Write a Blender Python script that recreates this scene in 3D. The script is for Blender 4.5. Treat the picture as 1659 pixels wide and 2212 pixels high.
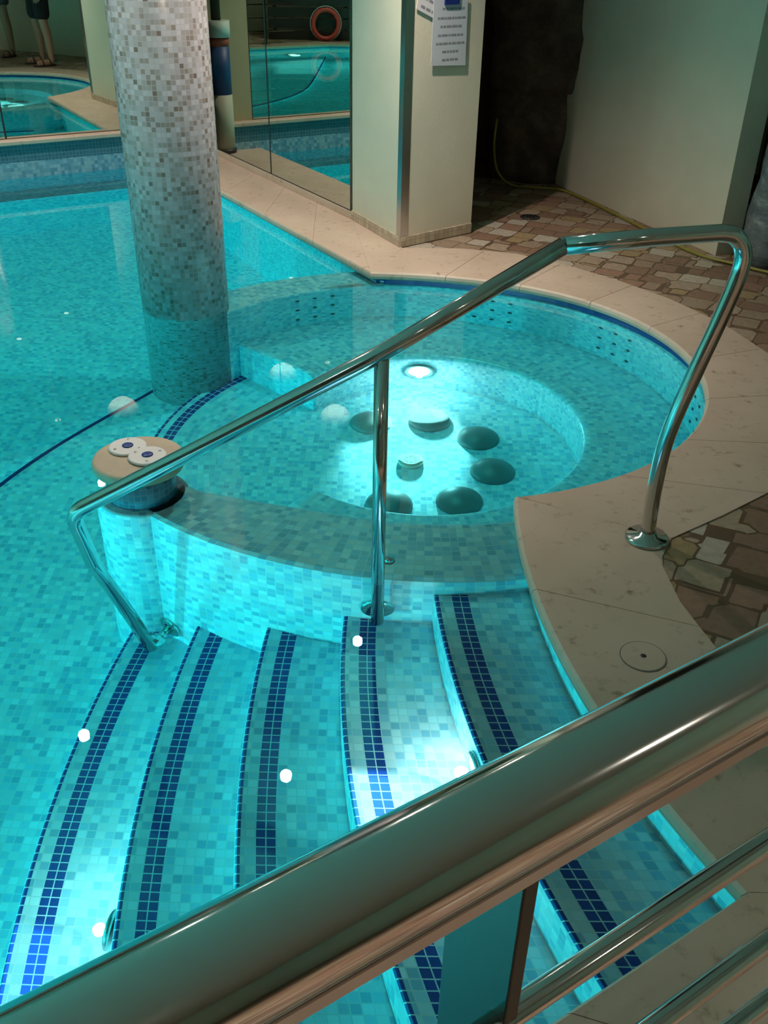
import bpy, bmesh, math, random
from mathutils import Vector, Matrix
import numpy as np

random.seed(7)
for o in list(bpy.data.objects):
    bpy.data.objects.remove(o)
SC = bpy.context.scene
COL = SC.collection
PI = math.pi

# ------------------------------------------------------------------ camera
TH, RO, FPX, HC = 0.557, 0.02, 2015.0, 1.5
cd = bpy.data.cameras.new('camera')
cam = bpy.data.objects.new('camera', cd)
COL.objects.link(cam)
SC.camera = cam
cd.sensor_fit = 'VERTICAL'
cd.sensor_height = 24.0
cd.lens = 24.0 * FPX / 2212.0
cd.clip_start = 0.02
fwd = Vector((0, math.cos(TH), -math.sin(TH)))
rt0 = Vector((1, 0, 0))
up0 = rt0.cross(fwd)
rt = math.cos(RO) * rt0 + math.sin(RO) * up0
up = -math.sin(RO) * rt0 + math.cos(RO) * up0
cam.matrix_world = Matrix(((rt.x, up.x, -fwd.x, 0), (rt.y, up.y, -fwd.y, 0), (rt.z, up.z, -fwd.z, HC), (0, 0, 0, 1)))

# ------------------------------------------------------------------ world, exposure
w = bpy.data.worlds.new('world')
SC.world = w
w.use_nodes = True
w.node_tree.nodes['Background'].inputs[0].default_value = (0.02, 0.02, 0.02, 1)
w.node_tree.nodes['Background'].inputs[1].default_value = 0.0
SC.view_settings.view_transform = 'Standard'
SC.view_settings.look = 'None'
SC.view_settings.gamma = 1.0
SC.view_settings.exposure = 0.1
SC.view_settings.use_curve_mapping = False
cy = SC.cycles
cy.max_bounces = 10
cy.diffuse_bounces = 3
cy.glossy_bounces = 8
cy.transmission_bounces = 10
cy.transparent_max_bounces = 8
cy.volume_bounces = 0
cy.sample_clamp_indirect = 2.5
cy.sample_clamp_direct = 0.0
cy.blur_glossy = 0.5
cy.caustics_reflective = False
cy.caustics_refractive = True
cy.use_denoising = True
cy.use_adaptive_sampling = True
cy.adaptive_threshold = 0.03
try:
    cy.denoiser = 'OPENIMAGEDENOISE'
    cy.denoising_input_passes = 'RGB_ALBEDO_NORMAL'
except Exception:
    pass

ZW = -0.05          # water level
ZC = 2.22           # ceiling
S = Vector((0.165, 3.59))          # spa centre
NB = Vector((-0.525, 0.851)); BB = Vector((0.851, 0.525))   # normals of far wall and of mirror side wall
QB = Vector((-1.826, 7.51))        # a point of the far mirror plane
R0 = Vector((-0.228, 5.773))       # end of the side mirror at the pillar
CORNER = R0 + NB * ((QB - R0).dot(NB))

# ------------------------------------------------------------------ lights of the place, plus one added over the lifebuoy
def light(name, kind, loc, power, color, direction=None, size=0.03, spot=1.2, blend=0.6, caustic=False):
    ld = bpy.data.lights.new(name, kind)
    ld.energy = power
    ld.color = color
    if kind == 'AREA':
        ld.shape = 'DISK'; ld.size = size
    else:
        ld.shadow_soft_size = size
    if kind == 'SPOT':
        ld.spot_size = spot; ld.spot_blend = blend
    if caustic:
        ld.cycles.is_caustics_light = True
    o = bpy.data.objects.new(name, ld)
    COL.objects.link(o)
    o.location = loc
    if direction is not None:
        o.rotation_euler = Vector(direction).to_track_quat('-Z', 'Y').to_euler()
    return o

WARM = (1.0, 0.85, 0.75)
COOL = (0.93, 1.0, 0.97)
DOWNLIGHTS = [(-0.15, 4.55, 140), (-0.49, 3.44, 42), (-1.63, 3.70, 55), (-1.0, 4.68, 3), (-2.27, 6.45, 130), (-2.0, -0.1, 70), (0.5, -0.9, 170), (1.75, 0.1, 130)]  # the lamp above the lifebuoy is added, to brighten the ring in the mirrors
for x, y, pw in DOWNLIGHTS:
    light('downlight_beam', 'SPOT', (x, y, ZC - 0.03), pw, WARM, (0, 0, -1), 0.03, 1.3 if (x > 0 and y < 1) else 2.2, 0.9, y > 1)
UNDERWATER = [
    ('spa_lamp_beam', (0.158, 4.215, -0.75), 3.2, (-0.03, -0.265, -0.22), 1.25),
    ('stair_lamp_beam', (0.195, 1.557, -0.275), 2.2, (-0.2, -0.1, -0.12), 1.3),
    ('stair_lamp_beam', (-0.668, 1.374, -0.81), 2.6, (-0.18, -0.09, -0.115), 1.3),
]
for nm, loc, p, d, sp in UNDERWATER:
    light(nm, 'POINT', loc, p, COOL, None, 0.016)
    light(nm, 'SPOT', loc, p * 200, COOL, d, 0.016, sp, 1.0)
POOL_LAMPS = [((-1.35, -0.18, -0.62), (-0.533, 0.846, 0.0), 45), ((-6.05, 1.0, -0.62), (1, 0.0, 0.0), 430), ((-6.05, 3.4, -0.62), (1, 0, 0), 430), ((-3.6, -0.545, -0.62), (0, 1, 0), 370)]
for loc, d, p in POOL_LAMPS:
    light('pool_lamp_beam', 'SPOT', Vector(loc) + Vector(d) * 0.12, p, COOL, d, 0.08, 2.9, 0.5)

# ------------------------------------------------------------------ node helpers
class NT:
    def __init__(self, name):
        self.m = bpy.data.materials.new(name)
        self.m.use_nodes = True
        self.t = self.m.node_tree
        self.t.nodes.clear()
        self.out = self.t.nodes.new('ShaderNodeOutputMaterial')
    def n(self, kind, **kw):
        nd = self.t.nodes.new(kind)
        for k, v in kw.items():
            setattr(nd, k, v)
        return nd
    def link(self, a, b):
        self.t.links.new(a, b)
    def math(self, op, a, b=None, c=None):
        nd = self.n('ShaderNodeMath', operation=op)
        for i, v in enumerate((a, b, c)):
            if v is None: continue
            if isinstance(v, (int, float)): nd.inputs[i].default_value = v
            else: self.link(v, nd.inputs[i])
        return nd.outputs[0]
    def mix(self, f, a, b):
        nd = self.n('ShaderNodeMix', data_type='RGBA')
        for i, v in ((0, f), (6, a), (7, b)):
            if isinstance(v, (int, float)): nd.inputs[i].default_value = v
            elif isinstance(v, tuple): nd.inputs[i].default_value = (*v[:3], 1)
            else: self.link(v, nd.inputs[i])
        return nd.outputs[2]
    def ramp(self, fac, stops, interp='LINEAR'):
        nd = self.n('ShaderNodeValToRGB')
        cr = nd.color_ramp
        cr.interpolation = interp
        while len(cr.elements) > 1: cr.elements.remove(cr.elements[-1])
        cr.elements[0].position = stops[0][0]; cr.elements[0].color = (*stops[0][1], 1)
        for p, c in stops[1:]:
            e = cr.elements.new(p); e.color = (*c, 1)
        self.link(fac, nd.inputs[0])
        return nd.outputs[0]
    def bsdf(self, color=None, rough=0.5, metal=0.0, spec=0.5, normal=None):
        b = self.n('ShaderNodeBsdfPrincipled')
        if color is not None:
            if isinstance(color, tuple): b.inputs['Base Color'].default_value = (*color, 1)
            else: self.link(color, b.inputs['Base Color'])
        if isinstance(rough, (int, float)): b.inputs['Roughness'].default_value = rough
        else: self.link(rough, b.inputs['Roughness'])
        b.inputs['Metallic'].default_value = metal
        b.inputs['Specular IOR Level'].default_value = spec
        if normal is not None: self.link(normal, b.inputs['Normal'])
        self.link(b.outputs[0], self.out.inputs[0])
        return b
    def noise(self, scale, detail=3, vec=None, rough=0.55):
        nd = self.n('ShaderNodeTexNoise')
        nd.inputs['Scale'].default_value = scale
        nd.inputs['Detail'].default_value = detail
        nd.inputs['Roughness'].default_value = rough
        if vec is not None: self.link(vec, nd.inputs['Vector'])
        return nd
    def objvec(self):
        return self.n('ShaderNodeTexCoord').outputs['Object']
    def uv(self):
        return self.n('ShaderNodeTexCoord').outputs['UV']
    def bump(self, h, strength=0.3, dist=0.01):
        nd = self.n('ShaderNodeBump')
        nd.inputs['Strength'].default_value = strength
        nd.inputs['Distance'].default_value = dist
        self.link(h, nd.inputs['Height'])
        return nd.outputs[0]

def plain(name, color, rough=0.5, metal=0.0, spec=0.5, var=0.0, vscale=8.0, bump=0.0, bscale=30.0):
    t = NT(name)
    c = color
    nrm = None
    if var > 0:
        nz = t.noise(vscale, 4, t.objvec())
        a = tuple(max(0, x * (1 - var)) for x in color); b = tuple(min(1, x * (1 + var)) for x in color)
        c = t.ramp(nz.outputs[0], [(0.3, a), (0.7, b)])
    if bump > 0:
        nz2 = t.noise(bscale, 4, t.objvec())
        nrm = t.bump(nz2.outputs[0], bump, 0.01)
    t.bsdf(c, rough, metal, spec, nrm)
    return t.m

def emit(name, color, strength):
    t = NT(name)
    e = t.n('ShaderNodeEmission')
    e.inputs[0].default_value = (*color, 1); e.inputs[1].default_value = strength
    t.link(e.outputs[0], t.out.inputs[0])
    return t.m

def mosaic(name, stops, grout, tile=0.025, bands=(), gw=0.06, rough=0.25, sheet=0.0, jitter=0.0):
    """Square glass mosaic laid on the UV map (metres); bands = (v0, v1, colour) rows of another colour."""
    t = NT(name)
    uv = t.uv()
    sp = t.n('ShaderNodeSeparateXYZ'); t.link(uv, sp.inputs[0])
    u = t.math('DIVIDE', sp.outputs[0], tile); v = t.math('DIVIDE', sp.outputs[1], tile)
    fu = t.math('FLOOR', u); fv = t.math('FLOOR', v)
    cb = t.n('ShaderNodeCombineXYZ'); t.link(fu, cb.inputs[0]); t.link(fv, cb.inputs[1])
    wn = t.n('ShaderNodeTexWhiteNoise', noise_dimensions='3D'); t.link(cb.outputs[0], wn.inputs['Vector'])
    col = t.ramp(wn.outputs['Value'], stops, 'CONSTANT')
    # slight per tile tone
    wn2 = t.n('ShaderNodeTexWhiteNoise', noise_dimensions='4D'); t.link(cb.outputs[0], wn2.inputs['Vector']); wn2.inputs['W'].default_value = 3.7
    tone = t.math('MULTIPLY_ADD', wn2.outputs['Value'], 0.22, 0.89)
    hv = t.n('ShaderNodeMix', data_type='RGBA', blend_type='MULTIPLY'); hv.inputs[0].default_value = 1.0
    t.link(col, hv.inputs[6]); t.link(tone, hv.inputs[7])
    col = hv.outputs[2]
    for v0, v1, c in bands:
        g = t.math('MULTIPLY', t.math('GREATER_THAN', sp.outputs[1], v0), t.math('LESS_THAN', sp.outputs[1], v1))
        bc = t.n('ShaderNodeMix', data_type='RGBA', blend_type='MULTIPLY'); bc.inputs[0].default_value = 1.0
        bc.inputs[6].default_value = (*c, 1); t.link(tone, bc.inputs[7])
        col = t.mix(g, col, bc.outputs[2])
    ru = t.math('FRACT', u); rv = t.math('FRACT', v)
    du = t.math('ABSOLUTE', t.math('SUBTRACT', ru, 0.5)); dv = t.math('ABSOLUTE', t.math('SUBTRACT', rv, 0.5))
    mx = t.math('MAXIMUM', du, dv)
    gm = t.math('GREATER_THAN', mx, 0.5 - gw)
    col = t.mix(gm, col, grout)
    hgt = t.math('SUBTRACT', 1.0, gm)
    t.bsdf(col, rough, 0, 0.4, t.bump(hgt, 0.15, 0.002))
    return t.m

# ------------------------------------------------------------------ materials
BLUE = (0.010, 0.045, 0.27)
POOL_STOPS = [(0.0, (0.82, 0.91, 0.94)), (0.30, (0.70, 0.86, 0.92)), (0.55, (0.50, 0.73, 0.84)), (0.78, (0.37, 0.62, 0.77))]
GROUT = (0.70, 0.82, 0.84)
M = {}
M['pool'] = mosaic('pool_mosaic', POOL_STOPS, GROUT)
M['tread'] = mosaic('tread_mosaic', POOL_STOPS, GROUT, bands=((-0.002, 0.0135, BLUE), (0.05, 0.10, BLUE)))
M['platform'] = mosaic('platform_mosaic', POOL_STOPS, GROUT, bands=((1.125, 1.175, BLUE), (1.2, 1.22, BLUE)))
M['poolwall'] = mosaic('pool_wall_mosaic', POOL_STOPS, GROUT, bands=((-0.075, 0.2, BLUE),))
M['curb'] = mosaic('curb_mosaic', [(0.0, (0.30, 0.47, 0.55)), (0.4, (0.20, 0.38, 0.48)), (0.75, (0.15, 0.31, 0.42))], (0.21, 0.36, 0.45),
                   bands=((0.06, 0.3, (0.06, 0.16, 0.21)),), gw=0.03)
M['column'] = mosaic('column_mosaic', [(0.0, (0.31, 0.31, 0.325)), (0.30, (0.26, 0.26, 0.27)), (0.60, (0.22, 0.21, 0.205)), (0.82, (0.17, 0.15, 0.135)), (0.96, (0.12, 0.095, 0.08))],
                     (0.27, 0.265, 0.27), tile=0.02)
M['bluemosaic'] = mosaic('blue_grey_mosaic', [(0.0, (0.10, 0.22, 0.30)), (0.5, (0.07, 0.16, 0.24)), (0.8, (0.14, 0.28, 0.36))], (0.2, 0.3, 0.35), tile=0.02)
M['bluetile'] = plain('blue_tile', BLUE, 0.25)
M['plaster'] = plain('cream_plaster', (0.64, 0.59, 0.46), 0.85, var=0.05, vscale=3, bump=0.12, bscale=60)
M['tanplaster'] = plain('tan_plaster', (0.42, 0.34, 0.20), 0.8, var=0.08, vscale=3)
M['ceiling'] = plain('ceiling_paint', (0.58, 0.39, 0.32), 0.9)
M['darkwall'] = plain('dark_plaster', (0.20, 0.16, 0.10), 0.9, var=0.1)
M['steel'] = plain('polished_steel', (0.62, 0.62, 0.60), 0.10, 1.0)
M['steel2'] = plain('brushed_steel', (0.5, 0.5, 0.48), 0.22, 1.0)
M['mirror'] = plain('mirror_glass', (0.60, 0.67, 0.59), 0.0, 1.0)
M['nozzle'] = plain('nozzle_grey', (0.10, 0.12, 0.12), 0.4)
M['postmetal'] = plain('post_metal', (0.04, 0.048, 0.042), 0.3, 1.0)
M['grey'] = plain('grey_dome', (0.20, 0.205, 0.20), 0.4, var=0.08)
M['cream'] = plain('cream_plastic', (0.78, 0.74, 0.60), 0.4)
M['white'] = plain('white_plastic', (0.72, 0.69, 0.68), 0.35)
M['bluebutton'] = plain('blue_button', (0.02, 0.045, 0.22), 0.3)
M['dark'] = plain('dark_metal', (0.03, 0.03, 0.03), 0.4)
M['black'] = plain('black_cloth', (0.012, 0.012, 0.015), 0.9)
M['navy'] = plain('grey_cloth', (0.10, 0.11, 0.14), 0.9)
M['skin'] = plain('skin', (0.44, 0.24, 0.16), 0.55)
M['hair'] = plain('dark_hair', (0.03, 0.02, 0.015), 0.7)
M['leather'] = plain('dark_leather', (0.05, 0.035, 0.025), 0.6)
M['red'] = plain('red_plastic', (0.62, 0.05, 0.03), 0.45)
M['hose'] = plain('yellow_green_hose', (0.27, 0.24, 0.04), 0.45)
M['paper'] = plain('pale_paper', (0.50, 0.53, 0.58), 0.8)
M['paper2'] = plain('white_paper', (0.62, 0.60, 0.62), 0.8)
M['ink'] = plain('faded_ink', (0.22, 0.23, 0.26), 0.9)
M['clip'] = plain('blue_clip', (0.01, 0.02, 0.16), 0.4)
M['slat'] = plain('dark_wood_slat', (0.035, 0.028, 0.024), 0.35, var=0.2)
M['bark'] = plain('dark_bark', (0.04, 0.028, 0.015), 0.8, var=0.3, bump=0.4)
M['postwhite'] = plain('post_white', (0.60, 0.66, 0.58), 0.5)
M['postred'] = plain('post_red', (0.34, 0.05, 0.02), 0.5)
M['postblue'] = plain('post_blue', (0.01, 0.05, 0.16), 0.5)
M['postcream'] = plain('post_cream', (0.48, 0.46, 0.34), 0.6)
M['silicone'] = plain('grey_sealant', (0.18, 0.18, 0.16), 0.6)

def stone_mat():
    t = NT('travertine_coping')
    v = t.objvec()
    n1 = t.noise(3.0, 4, v); n2 = t.noise(26, 5, v, 0.65); n3 = t.noise(9, 6, v, 0.7)
    base = t.ramp(n1.outputs[0], [(0.3, (0.50, 0.39, 0.30)), (0.7, (0.58, 0.465, 0.37))])
    m1 = t.ramp(n2.outputs[0], [(0.54, (0, 0, 0)), (0.68, (1, 1, 1))])
    m2 = t.ramp(n3.outputs[0], [(0.46, (0, 0, 0)), (0.62, (1, 1, 1))])
    f = t.math('MULTIPLY', m1, t.math('MULTIPLY', m2, 0.9))
    c = t.mix(f, base, (0.20, 0.14, 0.08))
    t.bsdf(c, 0.5, 0, 0.35, t.bump(n2.outputs[0], 0.06, 0.004))
    return t.m
M['stone'] = stone_mat()
M['capstone'] = plain('sandstone_cap', (0.46, 0.36, 0.26), 0.6, var=0.1, vscale=12)

def paving_mat():
    t = NT('crazy_paving')
    v = t.objvec()
    mp = t.n('ShaderNodeMapping'); mp.inputs['Rotation'].default_value = (0, 0, 0.5)
    nz = t.noise(2.5, 1, v)
    add = t.n('ShaderNodeVectorMath', operation='MULTIPLY_ADD'); t.link(nz.outputs['Color'], add.inputs[0]); add.inputs[1].default_value = (0.06, 0.06, 0); t.link(v, add.inputs[2])
    t.link(add.outputs[0], mp.inputs[0])
    v1 = t.n('ShaderNodeTexVoronoi', feature='F1', distance='CHEBYCHEV'); v1.inputs['Scale'].default_value = 7.5; v1.inputs['Randomness'].default_value = 0.55
    v2 = t.n('ShaderNodeTexVoronoi', feature='F2', distance='CHEBYCHEV'); v2.inputs['Scale'].default_value = 7.5; v2.inputs['Randomness'].default_value = 0.55
    t.link(mp.outputs[0], v1.inputs['Vector']); t.link(mp.outputs[0], v2.inputs['Vector'])
    sp = t.n('ShaderNodeSeparateColor'); t.link(v1.outputs['Color'], sp.inputs[0])
    col = t.ramp(sp.outputs[0], [(0.0, (0.24, 0.15, 0.10)), (0.22, (0.30, 0.22, 0.155)), (0.42, (0.36, 0.28, 0.20)), (0.62, (0.30, 0.18, 0.125)), (0.82, (0.45, 0.40, 0.32)), (0.90, (0.33, 0.24, 0.13))], 'CONSTANT')
    n2 = t.noise(40, 4, v)
    col2 = t.n('ShaderNodeMix', data_type='RGBA', blend_type='MULTIPLY'); col2.inputs[0].default_value = 1
    tone = t.ramp(n2.outputs[0], [(0.3, (0.8, 0.8, 0.8)), (0.7, (1.1, 1.1, 1.1))])
    t.link(col, col2.inputs[6]); t.link(tone, col2.inputs[7])
    d = t.math('SUBTRACT', v2.outputs['Distance'], v1.outputs['Distance'])
    g = t.math('LESS_THAN', d, 0.045)
    c = t.mix(g, col2.outputs[2], (0.12, 0.075, 0.045))
    t.bsdf(c, 0.5, 0, 0.4, t.bump(t.math('SUBTRACT', 1.0, g), 0.3, 0.004))
    return t.m
M['paving'] = paving_mat()

def rock_mat():
    t = NT('dark_rock')
    v = t.objvec()
    n1 = t.noise(4, 8, v, 0.65); n2 = t.noise(18, 6, v, 0.7)
    c = t.ramp(n1.outputs[0], [(0.3, (0.05, 0.036, 0.028)), (0.52, (0.12, 0.09, 0.07)), (0.75, (0.24, 0.19, 0.15))])
    t.bsdf(c, 0.75, 0, 0.3, t.bump(n2.outputs[0], 0.8, 0.03))
    return t.m
M['rock'] = rock_mat()
def grey_rock_mat():
    t = NT('grey_layered_rock')
    v = t.objvec()
    mp = t.n('ShaderNodeMapping'); mp.inputs['Scale'].default_value = (1, 1, 3.2); t.link(v, mp.inputs[0])
    n1 = t.noise(5, 7, mp.outputs[0], 0.65); n2 = t.noise(25, 5, mp.outputs[0], 0.7)
    c = t.ramp(n1.outputs[0], [(0.32, (0.08, 0.09, 0.10)), (0.55, (0.20, 0.22, 0.23)), (0.72, (0.48, 0.50, 0.50))])
    t.bsdf(c, 0.7, 0, 0.3, t.bump(n2.outputs[0], 0.6, 0.02))
    return t.m
M['greyrock'] = grey_rock_mat()

def water_mat():
    t = NT('pool_water')
    g = t.n('ShaderNodeBsdfGlass')
    g.inputs['Color'].default_value = (1, 1, 1, 1)
    g.inputs['Roughness'].default_value = 0.0
    g.inputs['IOR'].default_value = 1.333
    t.link(g.outputs[0], t.out.inputs[0])
    va = t.n('ShaderNodeVolumeAbsorption')
    va.inputs['Color'].default_value = (0.0, 0.914, 0.925, 1)
    va.inputs['Density'].default_value = 0.84
    t.link(va.outputs[0], t.out.inputs[1])
    return t.m
M['water'] = water_mat()
M['lens'] = emit('underwater_lens', (1.0, 1.0, 0.97), 14.0)
M['stairlens'] = emit('stair_lens', (0.9, 1.0, 0.9), 5.0)
M['bulb'] = emit('downlight_bulb', (1.0, 0.93, 0.8), 220.0)
def frosted_mat():
    t = NT('frosted_glass')
    sp = t.n('ShaderNodeSeparateXYZ'); t.link(t.objvec(), sp.inputs[0])
    r = t.math('SQRT', t.math('ADD', t.math('POWER', sp.outputs[0], 2.0), t.math('POWER', sp.outputs[1], 2.0)))
    f = t.math('POWER', t.math('MAXIMUM', t.math('SUBTRACT', 1.0, t.math('DIVIDE', r, 0.15)), 0.0), 1.3)
    e = t.n('ShaderNodeEmission'); e.inputs[0].default_value = (1.0, 0.88, 0.74, 1)
    t.link(t.math('MULTIPLY', f, 20.0), e.inputs[1]); t.link(e.outputs[0], t.out.inputs[0])
    return t.m
M['frosted'] = frosted_mat()

# ------------------------------------------------------------------ mesh helpers
class MB:
    def __init__(self):
        self.v = []; self.f = []; self.uv = []; self.sm = []; self.mi = []
    def face(self, pts, uvs=None, smooth=False, mi=0):
        i = len(self.v)
        self.v += [tuple(p) for p in pts]
        self.f.append(list(range(i, i + len(pts))))
        if uvs is None:
            a, b, c = Vector(pts[0]), Vector(pts[1]), Vector(pts[2])
            n = (b - a).cross(c - a)
            if n.length > 1e-12: n.normalize()
            if abs(n.z) > 0.7: uvs = [(p[0], p[1]) for p in pts]
            else:
                h = Vector((-n.y, n.x, 0)); h.normalize()
                uvs = [(p[0] * h.x + p[1] * h.y, p[2]) for p in pts]
        self.uv += [tuple(q) for q in uvs]
        self.sm.append(smooth); self.mi.append(mi)
    def grid(self, rows, uvs=None, smooth=True, close_u=False, close_v=False, mi=0):
        nv = len(rows); nu = len(rows[0])
        for j in range(nv - (0 if close_v else 1)):
            for i in range(nu - (0 if close_u else 1)):
                j2, i2 = (j + 1) % nv, (i + 1) % nu
                q = [rows[j][i], rows[j][i2], rows[j2][i2], rows[j2][i]]
                uq = None
                if uvs is not None:
                    uq = [uvs[j][i], uvs[j][i + 1], uvs[j + 1][i + 1], uvs[j + 1][i]]
                else:
                    uq = None
                self.face(q, uq, smooth, mi)
    def box(self, c, s, rz=0.0, m=None):
        x, y, z = s[0] / 2, s[1] / 2, s[2] / 2
        P = [Vector((a * x, b * y, d * z)) for a in (-1, 1) for b in (-1, 1) for d in (-1, 1)]
        R = Matrix.Rotation(rz, 3, 'Z') if m is None else m
        P = [R @ p + Vector(c) for p in P]
        for q in ((0, 1, 3, 2), (4, 6, 7, 5), (0, 4, 5, 1), (2, 3, 7, 6), (0, 2, 6, 4), (1, 5, 7, 3)):
            self.face([P[i] for i in q])
    def prism(self, poly, z0, z1, top_uv=None, side=True, smooth_side=False):
        n = len(poly)
        area = sum(poly[i][0] * poly[(i + 1) % n][1] - poly[(i + 1) % n][0] * poly[i][1] for i in range(n))
        if area < 0: poly = list(reversed(poly))
        self.face([(p[0], p[1], z1) for p in poly], [top_uv(p) for p in poly] if top_uv else None)
        self.face([(p[0], p[1], z0) for p in reversed(poly)])
        if side:
            L = 0
            for i in range(n):
                a, b = poly[i], poly[(i + 1) % n]
                d = math.hypot(b[0] - a[0], b[1] - a[1])
                self.face([(a[0], a[1], z0), (b[0], b[1], z0), (b[0], b[1], z1), (a[0], a[1], z1)],
                          [(L, z0), (L + d, z0), (L + d, z1), (L, z1)], smooth_side)
                L += d
    def lathe(self, prof, c=(0, 0, 0), n=32, rot=None, mi=0):
        """prof = [(r, z)...] bottom to top, closed with fans."""
        R = rot if rot is not None else Matrix.Identity(3)
        c = Vector(c)
        ln = [0.0]
        for k in range(1, len(prof)):
            ln.append(ln[-1] + math.hypot(prof[k][0] - prof[k - 1][0], prof[k][1] - prof[k - 1][1]))
        rm = max(p[0] for p in prof)
        rows = []; uvs = []
        for k, (r, z) in enumerate(prof):
            rows.append([R @ Vector((r * math.cos(2 * PI * i / n), r * math.sin(2 * PI * i / n), z)) + c for i in range(n)])
            uvs.append([(2 * PI * rm * i / n, ln[k]) for i in range(n + 1)])
        self.grid(rows, uvs, True, close_u=True, mi=mi)
        for k, flip in ((0, True), (len(prof) - 1, False)):
            if prof[k][0] > 1e-6:
                q = rows[k]
                self.face(list(reversed(q)) if flip else q, None, False, mi)
    def tube(self, path, r, n=16, cap=True, closed=False):
        path = [Vector(p) for p in path]
        N = len(path)
        rows = []
        t0 = (path[1] - path[0]).normalized()
        ref = Vector((0, 0, 1)) if abs(t0.z) < 0.9 else Vector((1, 0, 0))
        nrm = t0.cross(ref).normalized()
        L = 0; uvs = []
        for k in range(N):
            if closed: t = (path[(k + 1) % N] - path[k - 1]).normalized()
            elif k == 0: t = t0
            elif k == N - 1: t = (path[-1] - path[-2]).normalized()
            else: t = ((path[k + 1] - path[k]).normalized() + (path[k] - path[k - 1]).normalized()).normalized()
            nrm = (nrm - t * nrm.dot(t)).normalized()
            bn = t.cross(nrm)
            rr = r[k] if isinstance(r, (list, tuple)) else r
            rows.append([path[k] + rr * (math.cos(2 * PI * i / n) * nrm + math.sin(2 * PI * i / n) * bn) for i in range(n)])
            if k: L += (path[k] - path[k - 1]).length
            uvs.append([(2 * PI * i / n * 0.02, L) for i in range(n + 1)])
        if closed:
            self.grid(rows, None, True, close_u=True, close_v=True)
        else:
            self.grid(rows, uvs, True, close_u=True)
            if cap:
                self.face(list(reversed(rows[0]))); self.face(rows[-1])
    def build(self, name, mat, parent=None, merge=True, bevel=0.0):
        me = bpy.data.meshes.new(name)
        me.from_pydata(self.v, [], self.f)
        uvl = me.uv_layers.new(name='UVMap')
        flat = [c for q in self.uv for c in q]
        uvl.data.foreach_set('uv', flat)
        me.polygons.foreach_set('use_smooth', self.sm)
        mats = mat if isinstance(mat, list) else [mat]
        for m in mats: me.materials.append(m)
        if len(mats) > 1: me.polygons.foreach_set('material_index', self.mi)
        if merge:
            bm = bmesh.new(); bm.from_mesh(me)
            bmesh.ops.remove_doubles(bm, verts=bm.verts, dist=1e-5)
            bmesh.ops.recalc_face_normals(bm, faces=bm.faces)
            bm.to_mesh(me); bm.free()
        me.update()
        o = bpy.data.objects.new(name, me)
        COL.objects.link(o)
        if parent is not None: o.parent = parent
        if bevel > 0:
            md = o.modifiers.new('bevel', 'BEVEL'); md.width = bevel; md.segments = 3; md.limit_method = 'ANGLE'; md.angle_limit = 0.7
        return o

def tag(o, label=None, cat=None, group=None, kind=None):
    for k, v in (('label', label), ('category', cat), ('group', group), ('kind', kind)):
        if v: o[k] = v
    return o
def empty(name, label, cat, loc=(0, 0, 0), group=None):
    o = bpy.data.objects.new(name, None)
    COL.objects.link(o); o.location = loc
    return tag(o, label, cat, group)
def structure(o, label=None):
    return tag(o, label, None, None, 'structure')
def reparent(o, p):
    """Parent a mesh that was built in world coordinates to a root that stands elsewhere."""
    o.parent = p
    o.matrix_parent_inverse = Matrix.Translation(-Vector(p.location))
    return o
def fillet(pts, rad, seg=8):
    pts = [Vector(p) for p in pts]
    out = [pts[0]]
    for i in range(1, len(pts) - 1):
        r = rad[i] if isinstance(rad, (list, tuple)) else rad
        a, b, c = pts[i - 1], pts[i], pts[i + 1]
        if r <= 0: out.append(b); continue
        d1 = (a - b).normalized(); d2 = (c - b).normalized()
        ang = d1.angle(d2)
        if ang > PI - 0.03: out.append(b); continue
        tl = min(r / math.tan(ang / 2), 0.48 * (a - b).length, 0.48 * (c - b).length)
        p1, p2 = b + d1 * tl, b + d2 * tl
        for k in range(seg + 1):
            s = k / seg
            out.append((1 - s) ** 2 * p1 + 2 * s * (1 - s) * b + s * s * p2)
    out.append(pts[-1])
    return out
def catmull(pts, seg=6):
    P = [Vector(p) for p in pts]
    P = [P[0] * 2 - P[1]] + P + [P[-1] * 2 - P[-2]]
    out = []
    for i in range(1, len(P) - 2):
        for k in range(seg):
            t = k / seg
            a, b, c, d = P[i - 1:i + 3]
            out.append(0.5 * ((2 * b) + (c - a) * t + (2 * a - 5 * b + 4 * c - d) * t * t + (3 * b - a - 3 * c + d) * t ** 3))
    out.append(P[-2])
    return out
def polar(c, r, deg):
    return (c[0] + r * math.cos(math.radians(deg)), c[1] + r * math.sin(math.radians(deg)))

# ------------------------------------------------------------------ pool outline
def arc_points(c, r, a0, a1, n):
    return [polar(c, r, a0 + (a1 - a0) * k / (n - 1)) for k in range(n)]
TIP = (-0.095, 4.738); FRONT_TIP = (0.4065, 2.517); NEAR = (0.680, 1.10)
c0 = Vector((2.924, 2.256)); r0 = 2.531
side_top = Vector(TIP) + NB * 3.23
a_tip = math.degrees(math.atan2(TIP[1] - S.y, TIP[0] - S.x))
a_fr = math.degrees(math.atan2(FRONT_TIP[1] - S.y, FRONT_TIP[0] - S.x))
spa_arc = []
for k in range(49):
    a = a_tip + (a_fr - a_tip) * k / 48
    rr = 1.105 + 0.07 * max(0.0, 1 - k / 9.0) ** 2
    spa_arc.append(polar(S, rr, a))
a_s0 = math.degrees(math.atan2(FRONT_TIP[1] - c0.y, FRONT_TIP[0] - c0.x))
a_s1 = math.degrees(math.atan2(NEAR[1] - c0.y, NEAR[0] - c0.x)) % 360
a_s0 %= 360
stair_arc = arc_points(c0, r0, a_s0, a_s1, 24)
NE = Vector((-0.846, -0.533))
near_end = Vector(NEAR) + NE * 3.05
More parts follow.
